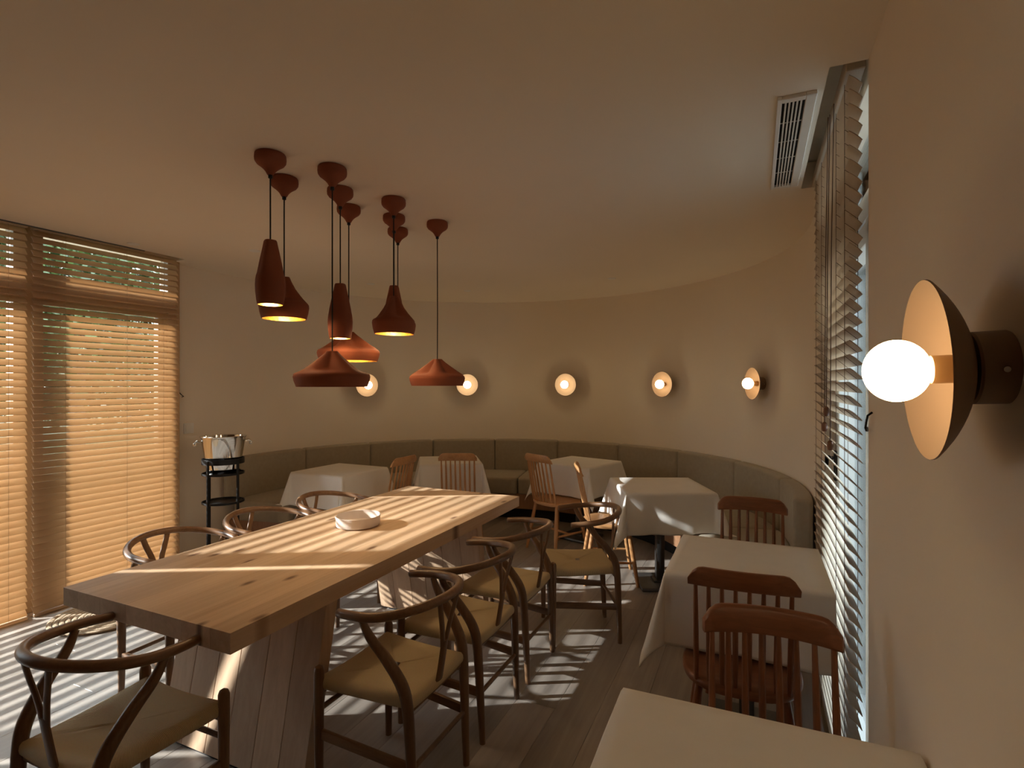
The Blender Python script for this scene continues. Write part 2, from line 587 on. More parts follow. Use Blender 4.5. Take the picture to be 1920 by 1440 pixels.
MB().b(GX - 0.03, GX + 0.03, 2.762, 2.83, 0.05, 2.045).build('sash_stile', M['frame_tan'], w3, bevel=0.004, seg=1)

# ------------------------------------------------------------------ blinds
PITCH, SW = 0.0445, 0.050
def slat_mesh(length, tilt, mat, name):
    """curved slat, tilt is the angle of the +x edge above the -x edge"""
    mb = MB()
    n = 5
    top, bot = [], []
    for i in range(n + 1):
        u = -SW / 2 + SW * i / n
        c = 0.0022 * (1 - (2 * u / SW) ** 2)
        for lst, dz in ((top, 0.0013), (bot, -0.0013)):
            zz = c + dz
            lst.append((u * cos(tilt) - zz * sin(tilt), u * sin(tilt) + zz * cos(tilt)))
    prof = top + bot[::-1]
    m = len(prof)
    vs_ = [(a, -length / 2, b_) for a, b_ in prof] + [(a, length / 2, b_) for a, b_ in prof]
    fs = [tuple(range(m)), tuple(range(2 * m - 1, m - 1, -1))]
    fs += [(i, (i + 1) % m, m + (i + 1) % m, m + i) for i in range(m)]
    mb.add(vs_, fs)
    return mb.build(name, mat, None, angle=30)

def blind(label, xc, y0, y1, tilt, zbot, ztop, mat, cords, inner):
    yc = (y0 + y1) / 2
    L = y1 - y0
    t = thing('window_blind', label, 'blind', (xc, yc, 0), 0, 'wooden venetian blinds')
    MB().box((0, 0, ztop + 0.035), (0.055, L, 0.05)).build('headrail', mat, t, bevel=0.003, seg=1)
    z = zbot + 0.045
    first = None
    while z < ztop:
        if first is None:
            first = slat_mesh(L, tilt, mat, 'slat')
            first.parent = t
            first.location = (0, 0, z)
        else:
            part(first, 'slat', t, (random.uniform(-.0006, .0006), 0, z), (0, random.uniform(-.02, .02), 0))
        z += PITCH
    MB().box((0, 0, zbot + 0.012), (0.05, L, 0.02)).build('bottom_rail', mat, t, bevel=0.003, seg=1)
    hx = SW / 2 * cos(tilt) + 0.001
    for yy in cords:
        mb = MB()
        for sx in (-hx, hx):
            mb.tube([(sx, yy, zbot + 0.02), (sx, yy, ztop + 0.02)], 0.0009, 5)
        zz = zbot + 0.045
        sg = math.copysign(1, tilt)
        dz = SW / 2 * sin(abs(tilt))
        while zz < ztop:
            mb.tube([(-hx, yy, zz - sg * dz - 0.002), (hx, yy, zz + sg * dz - 0.002)], 0.0007, 4)
            zz += PITCH
        mb.build('ladder_cord', inner, t)
    return t

TL = R(50)
BX = -4.265
blind('tan wooden blind at far left, cut by the photo edge', BX, 0.345, 1.856, -TL, 0.0, 2.50, M['slat'], (-0.55, -0.1, 0.30, 0.66), M['tape'])
blind('tan wooden blind between the left gap and the round wall', BX, 1.888, 2.845, -TL, 0.0, 2.50, M['slat'], (-0.30, 0.09, 0.36), M['tape'])
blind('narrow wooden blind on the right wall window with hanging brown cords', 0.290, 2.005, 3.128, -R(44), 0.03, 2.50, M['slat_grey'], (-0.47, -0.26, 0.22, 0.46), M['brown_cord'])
blinds = [o for o in bpy.data.objects if o.name.startswith('window_blind')]
rb = blinds[-1]
for (yy, zt, xo) in ((-0.215, 1.425, -0.045), (-0.195, 1.365, -0.049), (-0.30, 1.305, -0.042)):
    MB().tube([(xo, yy, zt), (xo + 0.004, yy, 2.0), (xo + 0.012, yy, 2.53)], 0.0016, 6).build('pull_cord', M['brown_cord'], rb)
    MB().lathe([(0.003, 0.0), (0.009, -0.006), (0.0105, -0.022), (0.008, -0.036), (0.0, -0.038)], 12, c=(xo, yy, zt)).build('tassel', M['tassel'], rb)

# ------------------------------------------------------------------ right window
w4 = bpy.data.objects.new('window_4', None)
link(w4); struct(w4)
FX = XR + 0.10
def fr4(nm, *a, mat=None, bev=0.004):
    return MB().b(*a).build(nm, mat or M['frame'], w4, bevel=bev, seg=1)
fr4('post', FX - 0.06, FX + 0.03, WY0, WY0 + 0.10, 0.0, 2.64)
fr4('post', FX - 0.06, FX + 0.03, WY1 - 0.185, WY1, 0.0, 2.64)
fr4('sash_stile', FX - 0.075, FX + 0.02, WY0 + 0.115, WY0 + 0.21, 0.03, 2.08)
fr4('sash_stile', FX - 0.075, FX + 0.02, WY1 - 0.30, WY1 - 0.19, 0.03, 2.08)
fr4('gasket', FX - 0.05, FX + 0.02, WY0 + 0.10, WY0 + 0.115, 0.02, 2.10, mat=M['gasket'], bev=0)
fr4('gasket', FX - 0.05, FX + 0.02, WY0 + 0.21, WY0 + 0.218, 0.02, 2.08, mat=M['gasket'], bev=0)
fr4('sash_rail', FX - 0.07, FX + 0.02, WY0 + 0.21, WY1 - 0.30, 0.03, 0.12)
fr4('sash_rail', FX - 0.07, FX + 0.02, WY0 + 0.21, WY1 - 0.30, 2.0, 2.08)
fr4('transom', FX - 0.06, FX + 0.03, WY0 + 0.10, WY1 - 0.185, 2.10, 2.20)
fr4('pane', FX - 0.012, FX - 0.004, WY0 + 0.21, WY1 - 0.30, 0.12, 2.0, mat=M['glass'], bev=0)
fr4('pane', FX - 0.012, FX - 0.004, WY0 + 0.10, WY1 - 0.185, 2.20, 2.64, mat=M['glass'], bev=0)
hd = MB().box((FX - 0.081, WY1 - 0.245, 1.13), (0.012, 0.03, 0.14)).build('handle', M['black'], w4, bevel=0.004)
MB().tube([(FX - 0.085, WY1 - 0.245, 1.165), (FX - 0.102, WY1 - 0.245, 1.165), (FX - 0.106, WY1 - 0.23, 1.167), (FX - 0.106, WY1 - 0.165, 1.16), (FX - 0.104, WY1 - 0.135, 1.12)], 0.008, 8).build('lever', M['black'], hd)

# ------------------------------------------------------------------ outside
struct(MB().b(-7.2, XL - 0.18, -6, 9, -0.2, -0.04).build('terrace', M['paving']))
struct(MB().b(-40, -7.2, -25, 40, -0.3, -0.08).build('lawn', M['lawn']))
struct(MB().b(XR + 0.2, 14, -6, 20, -0.3, -0.06).build('yard', M['slate']))
def leaf_cloud(n, rx, ry, rz, zc, seed, size):
    rnd = random.Random(seed)
    mb = MB()
    vs_, fs = [], []
    for i in range(n):
        while True:
            p = Vector((rnd.uniform(-1, 1), rnd.uniform(-1, 1), rnd.uniform(-1, 1)))
            if 0.25 < p.length < 1:
                break
        bump = 0.8 + 0.3 * sin(5 * p.x + 2) * sin(4 * p.y + seed) * sin(5 * p.z)
        c = Vector((p.x * rx * bump, p.y * ry * bump, zc + p.z * rz * bump))
        a = Vector((rnd.gauss(0, 1), rnd.gauss(0, 1), rnd.gauss(0, 1))).normalized()
        b_ = a.cross(Vector((rnd.gauss(0, 1), rnd.gauss(0, 1), rnd.gauss(0, 1)))).normalized()
        s = size * rnd.uniform(0.7, 1.3)
        k = len(vs_)
        vs_ += [c - a * s, c - b_ * s * 0.45, c + a * s, c + b_ * s * 0.45]
        fs.append((k, k + 1, k + 2, k + 3))
    return mb.add(vs_, fs)
tree_specs = [
    ('broad green tree outside nearest the left edge of the tan blinds', -10.2, 3.4, 1.8, 2.2, 3.0, 11),
    ('tall green tree outside behind the wide tan blind', -12.4, 6.2, 2.1, 2.9, 3.8, 12),
    ('green tree outside near the far end of the wide tan blind', -9.2, 8.9, 1.7, 2.2, 3.0, 13),
    ('distant green tree seen through the top of the tan blind', -24.0, 12.0, 3.0, 3.4, 4.6, 14),
    ('tall unseen tree added outside to screen sky light from the tan blinds', -15.2, 1.9, 2.2, 3.2, 4.2, 15),  # added out of view to hold back sky light on the left
]
for lab, tx, ty, rr, rz_, zc_, sd in tree_specs:
    t = thing('tree', lab, 'tree', (tx, ty, -0.08), 0, 'trees outside the left windows')
    MB().tube([(0, 0, 0), (0.05, 0.02, zc_ * 0.5), (0.0, 0.08, zc_ * 1.1)], [0.16, 0.12, 0.06], 8).build('trunk', M['bark'], t)
    fo = leaf_cloud(6500, rr, rr, rz_, zc_, sd, 0.11).build('foliage', M['leaf'], t)
    fo['kind'] = 'stuff'
hedge = leaf_cloud(30000, 1.0, 8.5, 2.3, 2.0, 5, 0.12).build('hedge', M['leaf'])
hedge.location = (-19.0, 11.5, -0.05)
tag(hedge, 'long leafy green hedge at the end of the lawn outside', 'hedge')

# ------------------------------------------------------------------ long table
TX0, TX1, TY0, TY1 = -2.356, -1.458, 1.138, 3.337
TXC, TYC = (TX0 + TX1) / 2, (TY0 + TY1) / 2
tb = thing('dining_table', 'long pale pine table with two thick slab legs in the middle of the room', 'table', (TXC, TYC, 0))
ws = [0.095, 0.135, 0.15, 0.14, 0.15, 0.135, 0.093]
xx = TX0 - TXC
sc = (TX1 - TX0) / sum(ws)
for wd in ws:
    wd *= sc
    MB().box((0, 0, 0), (wd - 0.0003, TY1 - TY0, 0.066)).build('tabletop_plank', M['table'], tb, bevel=0.0006, seg=1, loc=(xx + wd / 2, 0, 0.717))
    xx += wd
for sgn in (-1, 1):
    xx = -0.40
    for wd in (0.13, 0.14, 0.12, 0.145, 0.135, 0.13):
        yb_, yt_ = sgn * 0.738, sgn * 0.607
        mb = MB()
        a, b_ = xx + 0.0006, xx + wd - 0.0006
        yo, yi = sgn * 0.0, -sgn * 0.062
        vs_ = []
        for zz, yc_ in ((0.012, sgn * 0.7685), (0.684, sgn * 0.6385)):
            for X_, Y_ in ((a, yc_ ), (b_, yc_), (b_, yc_ - sgn * 0.062), (a, yc_ - sgn * 0.062)):
                vs_.append((X_, Y_, zz))
        mb.add(vs_, [(0, 1, 2, 3), (4, 5, 6, 7), (0, 1, 5, 4), (1, 2, 6, 5), (2, 3, 7, 6), (3, 0, 4, 7)], False)
        mb.build('leg_plank', M['table_leg'], tb, bevel=0.0015, seg=1)
        xx += wd
    MB().b(-0.34, 0.34, min(sgn * 0.715, sgn * 0.76), max(sgn * 0.715, sgn * 0.76), 0.0, 0.012).build('foot', M['black'], tb)

# bowl
bw = MB().lathe([(0.0, 0.004), (0.10, 0.0), (0.113, 0.006), (0.118, 0.056), (0.1165, 0.0575), (0.112, 0.056), (0.108, 0.012), (0.0, 0.010)], 56).build('bowl', M['ceramic'], loc=(-1.945, 2.29, 0.7505))
tag(bw, 'shallow round pinkish ceramic bowl standing on the long pine table', 'bowl')

# ------------------------------------------------------------------ wishbone chairs
def smooth_path(ps, n=6):
    """Catmull-Rom through ps"""
    ps = [Vector(p) for p in ps]
    out = []
    P = [ps[0] * 2 - ps[1]] + ps + [ps[-1] * 2 - ps[-2]]
    for i in range(1, len(P) - 2):
        for k in range(n):
            t = k / n
            a, b_, c, d = P[i - 1], P[i], P[i + 1], P[i + 2]
            out.append(0.5 * ((2 * b_) + (c - a) * t + (2 * a - 5 * b_ + 4 * c - d) * t * t + (3 * b_ - a - 3 * c + d) * t ** 3))
    out.append(ps[-1])
    return out
def lerp_list(vals, n):
    out = []
    for i in range(len(vals) - 1):
        for k in range(n):
            out.append(vals[i] + (vals[i + 1] - vals[i]) * k / n)
    out.append(vals[-1])
    return out

def cord_seat():
    mb = MB(); mb.uv = []
    F = (0.205, 0.205); B = (-0.195, 0.178)
    cor = [Vector((F[0], F[1], 0)), Vector((F[0], -F[1], 0)), Vector((B[0], -B[1], 0)), Vector((B[0], B[1], 0))]
    ridge = {0: (Vector((0.02, 0.018, 0)), Vector((0.02, -0.018, 0))), 1: (Vector((0.02, -0.018, 0)), Vector((-0.005, -0.018, 0))),
             2: (Vector((-0.005, -0.018, 0)), Vector((-0.005, 0.018, 0))), 3: (Vector((-0.005, 0.018, 0)), Vector((0.02, 0.018, 0)))}
    # profile: (inset from outer edge, z) from below, round the rail, over the top
    rnd = [(0.10, 0.412), (0.03, 0.400), (0.010, 0.404), (0.002, 0.413), (0.0, 0.424), (0.003, 0.436), (0.011, 0.445), (0.026, 0.450)]
    nu = 16
    for sidx in range(4):
        a, b_ = cor[sidx], cor[(sidx + 1) % 4]
        ra, rb_ = ridge[sidx]
        edge = (b_ - a); Ln = edge.length; e = edge.normalized()
        inn = Vector((-e.y, e.x, 0))
        if inn.dot(-(a + b_) / 2) < 0:
            inn = -inn
        base = len(mb.v)
        rows = []
        fr_ = rnd + [(None, t) for t in (0.25, 0.5, 0.75, 1.0)]
        for q, (ins, z) in enumerate(fr_):
            for i in range(nu + 1):
                s_ = i / nu
                po = a + edge * s_
                pr = ra + (rb_ - ra) * s_
                if ins is not None:
                    dist = (pr - po).length
                    p = po + (pr - po) * min(1, ins / max(dist, 1e-6))
                    zz = z
                else:
                    p0 = po + (pr - po) * min(1, 0.026 / (pr - po).length)
                    p = p0 + (pr - p0) * z
                    edge_d = abs(2 * s_ - 1) ** 3
                    zz = 0.450 - 0.009 * z - 0.0035 * edge_d * z
                groove = 0.0035 if (i in (0, nu) and ins is None) else 0.0
                sag = groove + 0.010 * (1 - (2 * s_ - 1) ** 2) * (1 if sidx in (0, 2) else 0.4)
                mb.v.append((p.x, p.y, zz - (sag if q > 1 else 0)))
                mb.uv.append((s_ * Ln + sidx, q * 0.03))
        nr = len(fr_)
        for q in range(nr - 1):
            for i in range(nu):
                mb.f.append((base + q * (nu + 1) + i, base + q * (nu + 1) + i + 1, base + (q + 1) * (nu + 1) + i + 1, base + (q + 1) * (nu + 1) + i))
                mb.sm.append(True)
    return mb

def make_wishbone():
    t = thing('wishbone_chair', 'x', 'chair')
    st = cord_seat().build('seat', M['papercord'], t, angle=50)
    st['label'] = 'tan woven paper cord seat'
    for s in (1, -1):
        MB().tube([(0.192, s * 0.203, 0), (0.192, s * 0.203, 0.20), (0.192, s * 0.203, 0.40), (0.192, s * 0.203, 0.472), (0.192, s * 0.203, 0.485), (0.192, s * 0.203, 0.491)],
                  [0.0135, 0.0165, 0.019, 0.0185, 0.014, 0.004], 14).build('leg', M['oak'], t)
        ps = smooth_path([(-0.205, s * 0.178, 0), (-0.196, s * 0.182, 0.20), (-0.186, s * 0.188, 0.40), (-0.168, s * 0.194, 0.49), (-0.112, s * 0.206, 0.575), (-0.050, s * 0.217, 0.645), (-0.020, s * 0.223, 0.70)], 5)
        rr = lerp_list([0.013, 0.017, 0.020, 0.021, 0.019, 0.016, 0.012], 5)
        MB().tube(ps, rr, 14, up=(1, 0, 0)).build('leg', M['oak'], t)
        MB().bar((0.185, s * 0.202, 0.245), (-0.186, s * 0.184, 0.215), 0.016, 0.036).build('stretcher', M['oak_rail'], t, bevel=0.004)
    MB().tube([(0.192, -0.2, 0.33), (0.192, 0.2, 0.33)], 0.0095, 10).build('stretcher', M['oak'], t)
    MB().tube([(-0.196, -0.182, 0.21), (-0.196, 0.182, 0.21)], 0.0095, 10).build('stretcher', M['oak'], t)
    MB().bar((-0.176, -0.18, 0.402), (-0.176, 0.18, 0.402), 0.02, 0.03).build('seat_rail', M['oak_rail'], t, bevel=0.006)
    MB().bar((0.192, -0.2, 0.398), (0.192, 0.2, 0.398), 0.02, 0.03).build('seat_rail', M['oak_rail'], t, bevel=0.006)
    # bent top rail
    pts = []
    nn = 40
    for i in range(nn + 1):
        a = -PI * 0.5 + PI * i / nn
        pts.append((-0.010 - 0.232 * cos(a), 0.229 * sin(a), 0.712 + 0.036 * cos(a) ** 1.5 if cos(a) > 0 else 0.712))
    pre = [(0.088, -0.216, 0.703), (0.055, -0.222, 0.706), (0.022, -0.227, 0.709)]
    post = [(p[0], -p[1], p[2]) for p in reversed(pre)]
    path = pre + pts + post
    rads = []
    for i, p in enumerate(path):
        rads.append(0.0165 if 2 < i < len(path) - 3 else 0.0158)
    path = [(0.093, -0.2155, 0.7025)] + path + [(0.093, 0.2155, 0.7025)]
    rads = [0.011] + rads + [0.011]
    MB().tube(path, rads, 14).build('top_rail', M['oak_rail'], t, angle=60)
    # Y shaped splat
    sp = MB()
    stem = [(-0.190, 0.0, 0.425), (-0.203, 0.0, 0.50), (-0.215, 0.0, 0.575)]
    sp.tube(smooth_path(stem, 4), 0.023, 10, flat=(0.32, 1.0), up=(1, 0, 0))
    for s in (1, -1):
        sp.tube(smooth_path([(-0.210, s * 0.006, 0.545), (-0.219, s * 0.024, 0.625), (-0.228, s * 0.048, 0.69), (-0.234, s * 0.064, 0.742)], 4), 0.0145, 10, flat=(0.42, 1.0), up=(1, 0, 0))
    sp.build('splat', M['oak'], t)
    return t

wish0 = make_wishbone()
WG = 'wishbone chairs around the long pine table'
def place(proto, used, x, y, deg, label, group, z=0.0):
    o = proto if not used else copy_tree(proto)
    o.location = (x, y, z)
    o.rotation_euler = (0, 0, R(deg))
    o['label'] = label
    o['group'] = group
    return o
wl_ = [
    (-1.82, 1.045, 91, 'dark oak wishbone chair pushed in at the near end of the long table'),
    (-1.25, 1.69, 180, 'nearest wishbone chair on the long table side facing away from tan blinds'),
    (-1.25, 2.185, 180, 'middle wishbone chair on the long table side facing away from tan blinds'),
    (-1.25, 2.68, 180, 'furthest wishbone chair still tucked to the long table side away from tan blinds'),
    (-0.985, 3.17, 209, 'wishbone chair pulled out and turned beyond the far corner of the long table'),
    (-2.56, 1.75, 0, 'nearest wishbone chair on the long table side next to the tan blinds'),
    (-2.56, 2.27, 0, 'middle wishbone chair on the long table side next to the tan blinds'),
    (-2.56, 2.80, 0, 'furthest wishbone chair on the long table side next to the tan blinds'),
]
for i, (x_, y_, d_, lb) in enumerate(wl_):
    place(wish0, i > 0, x_, y_, d_, lb, WG)

# ------------------------------------------------------------------ spindle chairs
def make_spindle(mat, mat_seat, name):
    t = thing(name, 'x', 'chair')
    # seat: rounded D, slightly dished
    outl = []
    ns = 40
    for i in range(ns):
        a = 2 * PI * i / ns
        ca, sa = cos(a), sin(a)
        p = 2.7
        r = (abs(ca) ** p + abs(sa) ** p) ** (-1 / p)
        wx, wy = 0.198, 0.208
        outl.append((wx * r * ca, wy * r * sa * (1.0 - 0.06 * (r * ca < 0) * abs(r * ca))))
    mb = MB()
    rings = [(0.90, 0.424), (0.985, 0.430), (1.0, 0.440), (0.99, 0.452), (0.95, 0.457), (0.7, 0.452), (0.4, 0.448), (0.1, 0.447)]
    vs_ = [(x_ * s, y_ * s, z) for s, z in rings for x_, y_ in outl]
    fs = []
    for q in range(len(rings) - 1):
        for i in range(ns):
            j = (i + 1) % ns
            fs.append((q * ns + i, q * ns + j, (q + 1) * ns + j, (q + 1) * ns + i))
    fs.append(tuple(range(ns - 1, -1, -1)))
    fs.append(tuple((len(rings) - 1) * ns + i for i in range(ns)))
    mb.add(vs_, fs).build('seat', mat_seat, t, angle=50)
    for sx in (1, -1):
        for sy in (1, -1):
            p0, p1 = Vector((sx * 0.13, sy * 0.14, 0.432)), Vector((sx * 0.195, sy * 0.195, 0.0))
            pts = [p0.lerp(p1, k / 6) for k in range(7)]
            MB().tube(pts, [0.013, 0.0155, 0.0175, 0.018, 0.0165, 0.0145, 0.012], 12).build('leg', mat, t)
    zt = 0.17
    for sy in (1, -1):
        f = (0.432 - zt) / 0.432
        xx_, yy_ = 0.13 + 0.065 * f, 0.14 + 0.055 * f
        MB().tube([(-xx_, sy * yy_, zt), (0, sy * yy_, zt), (xx_, sy * yy_, zt)], [0.008, 0.0115, 0.008], 10).build('stretcher', mat, t)
    MB().tube([(0, -yy_, zt), (0, 0, zt), (0, yy_, zt)], [0.008, 0.0115, 0.008], 10).build('stretcher', mat, t)
    # comb rail
    rail = MB()
    nr = 22
    rings = []
    for i in range(nr + 1):
        s = -1 + 2 * i / nr
        yy = 0.172 * s
        xc = -0.252 + 0.030 * s * s
        top = 0.888 - 0.004 * s * s - 0.040 * max(0, (abs(s) - 0.72) / 0.28) ** 2.4
        bot = 0.812 + 0.006 * (1 - s * s)
        th = 0.0115
        ang = math.atan2(0.060 * s / 0.172, 1)
        dx, dy = cos(ang), -sin(ang)
        ring = []
        hm = (top - bot)
        for (u, h) in ((-1, 0.10), (-1, 0.85), (-0.55, 0.98), (0, 1.0), (0.55, 0.98), (1, 0.85), (1, 0.10), (0.6, 0.0), (-0.6, 0.0)):
            lean = 0.018 * (h - 0.5)
            ring.append((xc + dx * u * th - lean, yy + dy * u * th, bot + hm * h))
        rings.append(ring)
    vs_ = [p for r_ in rings for p in r_]
    m = 9
    fs = []
    for i in range(nr):
        for k in range(m):
            l = (k + 1) % m
            fs.append((i * m + k, i * m + l, (i + 1) * m + l, (i + 1) * m + k))
    fs.append(tuple(range(m - 1, -1, -1)))
    fs.append(tuple(nr * m + k for k in range(m)))
    rail.add(vs_, fs).build('comb_rail', mat_seat, t, angle=40)
    for k in range(8):
        s = -1 + 2 * k / 7
        p0 = Vector((-0.172 + 0.022 * s * s, 0.150 * s, 0.45))
        p1 = Vector((-0.247 + 0.025 * s * s, 0.150 * s, 0.822))
        pts = [p0.lerp(p1, q / 4) for q in range(5)]
        MB().tube(pts, [0.0075, 0.0095, 0.0095, 0.0085, 0.0068], 9).build('spindle', mat, t)
    return t
honey0 = make_spindle(M['honey'], M['honey_seat'], 'spindle_chair')
red0 = make_spindle(M['shaded_oak'], M['shaded_oak_seat'], 'spindle_chair')
SG = 'spindle back chairs at the white tables'
for i, (x_, y_, d_, lb) in enumerate([
    (-2.995, 3.85, 180, 'honey oak spindle chair turned sideways at the leftmost white table'),
    (-2.55, 4.44, 114, 'honey oak spindle chair seen squarely from behind at the second white table'),
    (-1.66, 4.66, 62, 'honey oak spindle chair at an angle before the third white table'),
    (-1.045, 4.14, 20, 'sunlit honey oak spindle chair seen edge-on at the hanging cloth corner'),
]):
    place(honey0, i > 0, x_, y_, d_, lb, SG)
for i, (x_, y_, d_, lb) in enumerate([
    (-0.018, 2.985, -90, 'shade-darkened reddish oak spindle chair before the pale bench at the right-hand wall'),
    (-0.052, 2.195, 93, 'shade-darkened reddish oak spindle chair facing the table beside the right blind'),
    (0.053, 1.405, -86, 'shade-darkened reddish oak spindle chair tucked under the nearest white table'),
]):
    place(red0, i > 0, x_, y_, d_, lb, SG)

# ------------------------------------------------------------------ cloth covered tables
def table_base(label, x, y, deg, half):
    t = thing('pedestal_table', label, 'table', (x, y, 0), R(deg), 'small pedestal tables under the cloths')
    MB().box((0, 0, 0.733), (2 * half - 0.012, 2 * half - 0.012, 0.024)).build('tabletop', M['honey_seat'], t, bevel=0.003)
    MB().box((0, 0, 0.38), (0.06, 0.06, 0.70)).build('column', M['grey_metal'], t, bevel=0.004)
    MB().box((0, 0, 0.016), (0.34, 0.34, 0.026)).build('base_plate', M['grey_metal'], t, bevel=0.006)
    MB().box((0, 0, 0.036), (0.11, 0.11, 0.016)).build('collar', M['grey_metal'], t, bevel=0.004)
    return t

def cloth(label, x, y, deg, half, drop, seed, clamp=None, flare=1.0, zmin=None):
    """square cloth laid over a square top; corners hang as folds"""
    rnd = random.Random(seed)
    ph = [rnd.uniform(0, 6.28) for _ in range(12)]
    a = half
    Lh = a + drop
    r0 = 0.006
    def seg(nin, nout):
        lst = [-Lh + (Lh - a) * i / nout for i in range(nout)]
        lst += [-a + 2 * a * i / nin for i in range(nin)]
        lst += [a + (Lh - a) * i / nout for i in range(nout + 1)]
        return lst
    us = seg(20, 22)
    n = len(us)
    mb = MB()
    cs, sn_ = cos(R(deg)), sin(R(deg))
    for i, u in enumerate(us):
        for j, v in enumerate(us):
            du = max(0, abs(u) - a); dv = max(0, abs(v) - a)
            su = 1 if u > 0 else -1; sv = 1 if v > 0 else -1
            px = max(-a, min(a, u)); py = max(-a, min(a, v)); z = 0.7475
            if du > 0 or dv > 0:
                r = math.hypot(du, dv)
                th = math.atan2(dv, du)            # 0: pure x side, 90: pure y side
                cth, sth = cos(th), sin(th)
                pk = sin(2 * th) ** 1.0
                al = R(3.0)
                # gentle vertical waves along the sides, stronger low down
                w = 0.0
                if du > 0 and dv == 0:
                    tt = v / a
                    w = 0.010 * sin(5.2 * tt + ph[0 if su > 0 else 1]) + 0.005 * sin(11 * tt + ph[2])
                    edge = max(0, abs(tt) - 0.45) / 0.55
                    al += R(3) * edge ** 2 * flare
                elif dv > 0 and du == 0:
                    tt = u / a
                    w = 0.010 * sin(5.2 * tt + ph[3 if sv > 0 else 4]) + 0.005 * sin(11 * tt + ph[5])
                    edge = max(0, abs(tt) - 0.45) / 0.55
                    al += R(3) * edge ** 2 * flare
                else:
                    al = R(6.0) + R(12.0 * flare * pk)
                out = r0 * min(1, r / 0.01) + max(0, r - 0.01) * sin(al)
                k = (r / drop)
                wv = w * min(1.2, k) * flare
                px += su * (out * cth + (wv if dv == 0 else 0))
                py += sv * (out * sth + (wv if du == 0 else 0))
                hang = r if r < drop else drop + (r - drop) * 0.88
                z -= max(0, hang - 0.003) * cos(al)
                if r < 0.012:
                    z = 0.7475 - 0.5 * r * r / 0.012
            X_ = x + px * cs - py * sn_
            Y_ = y + px * sn_ + py * cs
            if clamp is not None and X_ > clamp:
                X_ = clamp
            if math.hypot(X_ - CX, Y_ - CY) > 1.685 and Y_ > 3.2 and z < 0.473:
                z = 0.473
            for qx, qy in SEATS:
                if math.hypot(X_ - qx, Y_ - qy) < 0.235 and z < 0.464:
                    z = 0.464
            mb.v.append((X_, Y_, z))
    for i in range(n - 1):
        for j in range(n - 1):
            mb.f.append((i * n + j, (i + 1) * n + j, (i + 1) * n + j + 1, i * n + j + 1))
            mb.sm.append(True)
    o = mb.build('tablecloth', M['linen'], angle=80)
    md = o.modifiers.new('thickness', 'SOLIDIFY')
    md.thickness = 0.0014
    md.offset = 1.0
    return tag(o, label, 'tablecloth', 'white tablecloths on the small tables')

SEATS = [(-2.995, 3.85), (-2.55, 4.44), (-1.66, 4.66), (-1.045, 4.14), (-0.018, 2.985), (-0.052, 2.195), (0.053, 1.405)]
tabs = [
    # label bit, x, y, deg, half, drop, seed, clamp, flare
    ('leftmost small table, by the bench end behind the long table', -3.37, 3.735, -1, 0.288, 0.285, 1, None, 1.0),
    ('second small table, behind the far end of the long table', -2.795, 4.655, 34, 0.295, 0.29, 2, None, 1.0),
    ('third small table, in the middle of the curved bench', -1.575, 5.09, -16, 0.292, 0.29, 3, None, 1.0),
    ('small table with sunlight on its front', -0.66, 4.16, 24, 0.315, 0.29, 4, None, 1.15),
    ('small table against the right blind', -0.035, 2.54, 0, 0.297, 0.282, 5, 0.262, 1.0),
    ('nearest small table at the bottom edge of the photo', 0.008, 1.045, 1, 0.304, 0.282, 6, 0.314, 1.0),
]
for lb, x_, y_, d_, h_, dr_, sd, cl, fl in tabs:
    table_base('pedestal of the ' + lb, x_, y_, d_, h_)
    cloth('white cloth over the ' + lb, x_, y_, d_, h_, dr_, sd, cl, fl)

# ------------------------------------------------------------------ curved banquette
bq = thing('banquette', 'curved grey-green upholstered bench built along the round wall', 'bench', (CX, CY, 0))
def sector(r0, r1, a0, a1, z0, z1, rnd=0.02, n=10, lean=0.0, rtop=None):
    """cushion between two radii and angles with a rounded cross section"""
    mb = MB()
    prof = []
    rr = rtop or rnd
    def arcp(cx_, cz_, rad, s, e, k=4):
        return [(cx_ + rad * cos(R(s + (e - s) * i / k)), cz_ + rad * sin(R(s + (e - s) * i / k))) for i in range(k + 1)]
    prof += arcp(r1 - rnd, z0 + rnd, rnd, -90, 0, 3)
    prof += arcp(r1 - rr, z1 - rr, rr, 0, 90)
    prof += arcp(r0 + rr, z1 - rr, rr, 90, 180)
    prof += arcp(r0 + rnd, z0 + rnd, rnd, 180, 270, 3)
    m = len(prof)
    cr, cz = (r0 + r1) / 2, (z0 + z1) / 2
    # end rounding: shrink the section at both ends
    steps = [(0.0, 0.30), (0.12, 0.60), (0.4, 0.88), (1.0, 1.0)]
    ed = 0.032
    rings = []
    def ring(ang, sc_):
        rg = []
        for (r_, z_) in prof:
            r2 = cr + (r_ - cr) * (1 - (1 - sc_) * 0.5) if True else r_
            dz = max(0, (1 - sc_)) * 0.035
            z2 = min(z_, z1 - dz) if z_ > cz else max(z_, z0 + dz * 0.3)
            ll = lean * (z_ - z0)
            rg.append(((r2 + ll) * cos(ang), (r2 + ll) * sin(ang), z2))
        return rg
    rm = r1
    da = ed / rm
    for f_, s_ in steps:
        rings.append(ring(a0 + da * f_, s_))
    for i in range(1, n):
        rings.append(ring(a0 + da + (a1 - a0 - 2 * da) * i / n, 1))
    for f_, s_ in reversed(steps):
        rings.append(ring(a1 - da * f_, s_))
    vs_ = [p for rg in rings for p in rg]
    fs = []
    for i in range(len(rings) - 1):
        for k in range(m):
            l = (k + 1) % m
            fs.append((i * m + k, i * m + l, (i + 1) * m + l, (i + 1) * m + k))
    fs.append(tuple(range(m - 1, -1, -1)))
    fs.append(tuple((len(rings) - 1) * m + k for k in range(m)))
    return mb.add(vs_, fs)
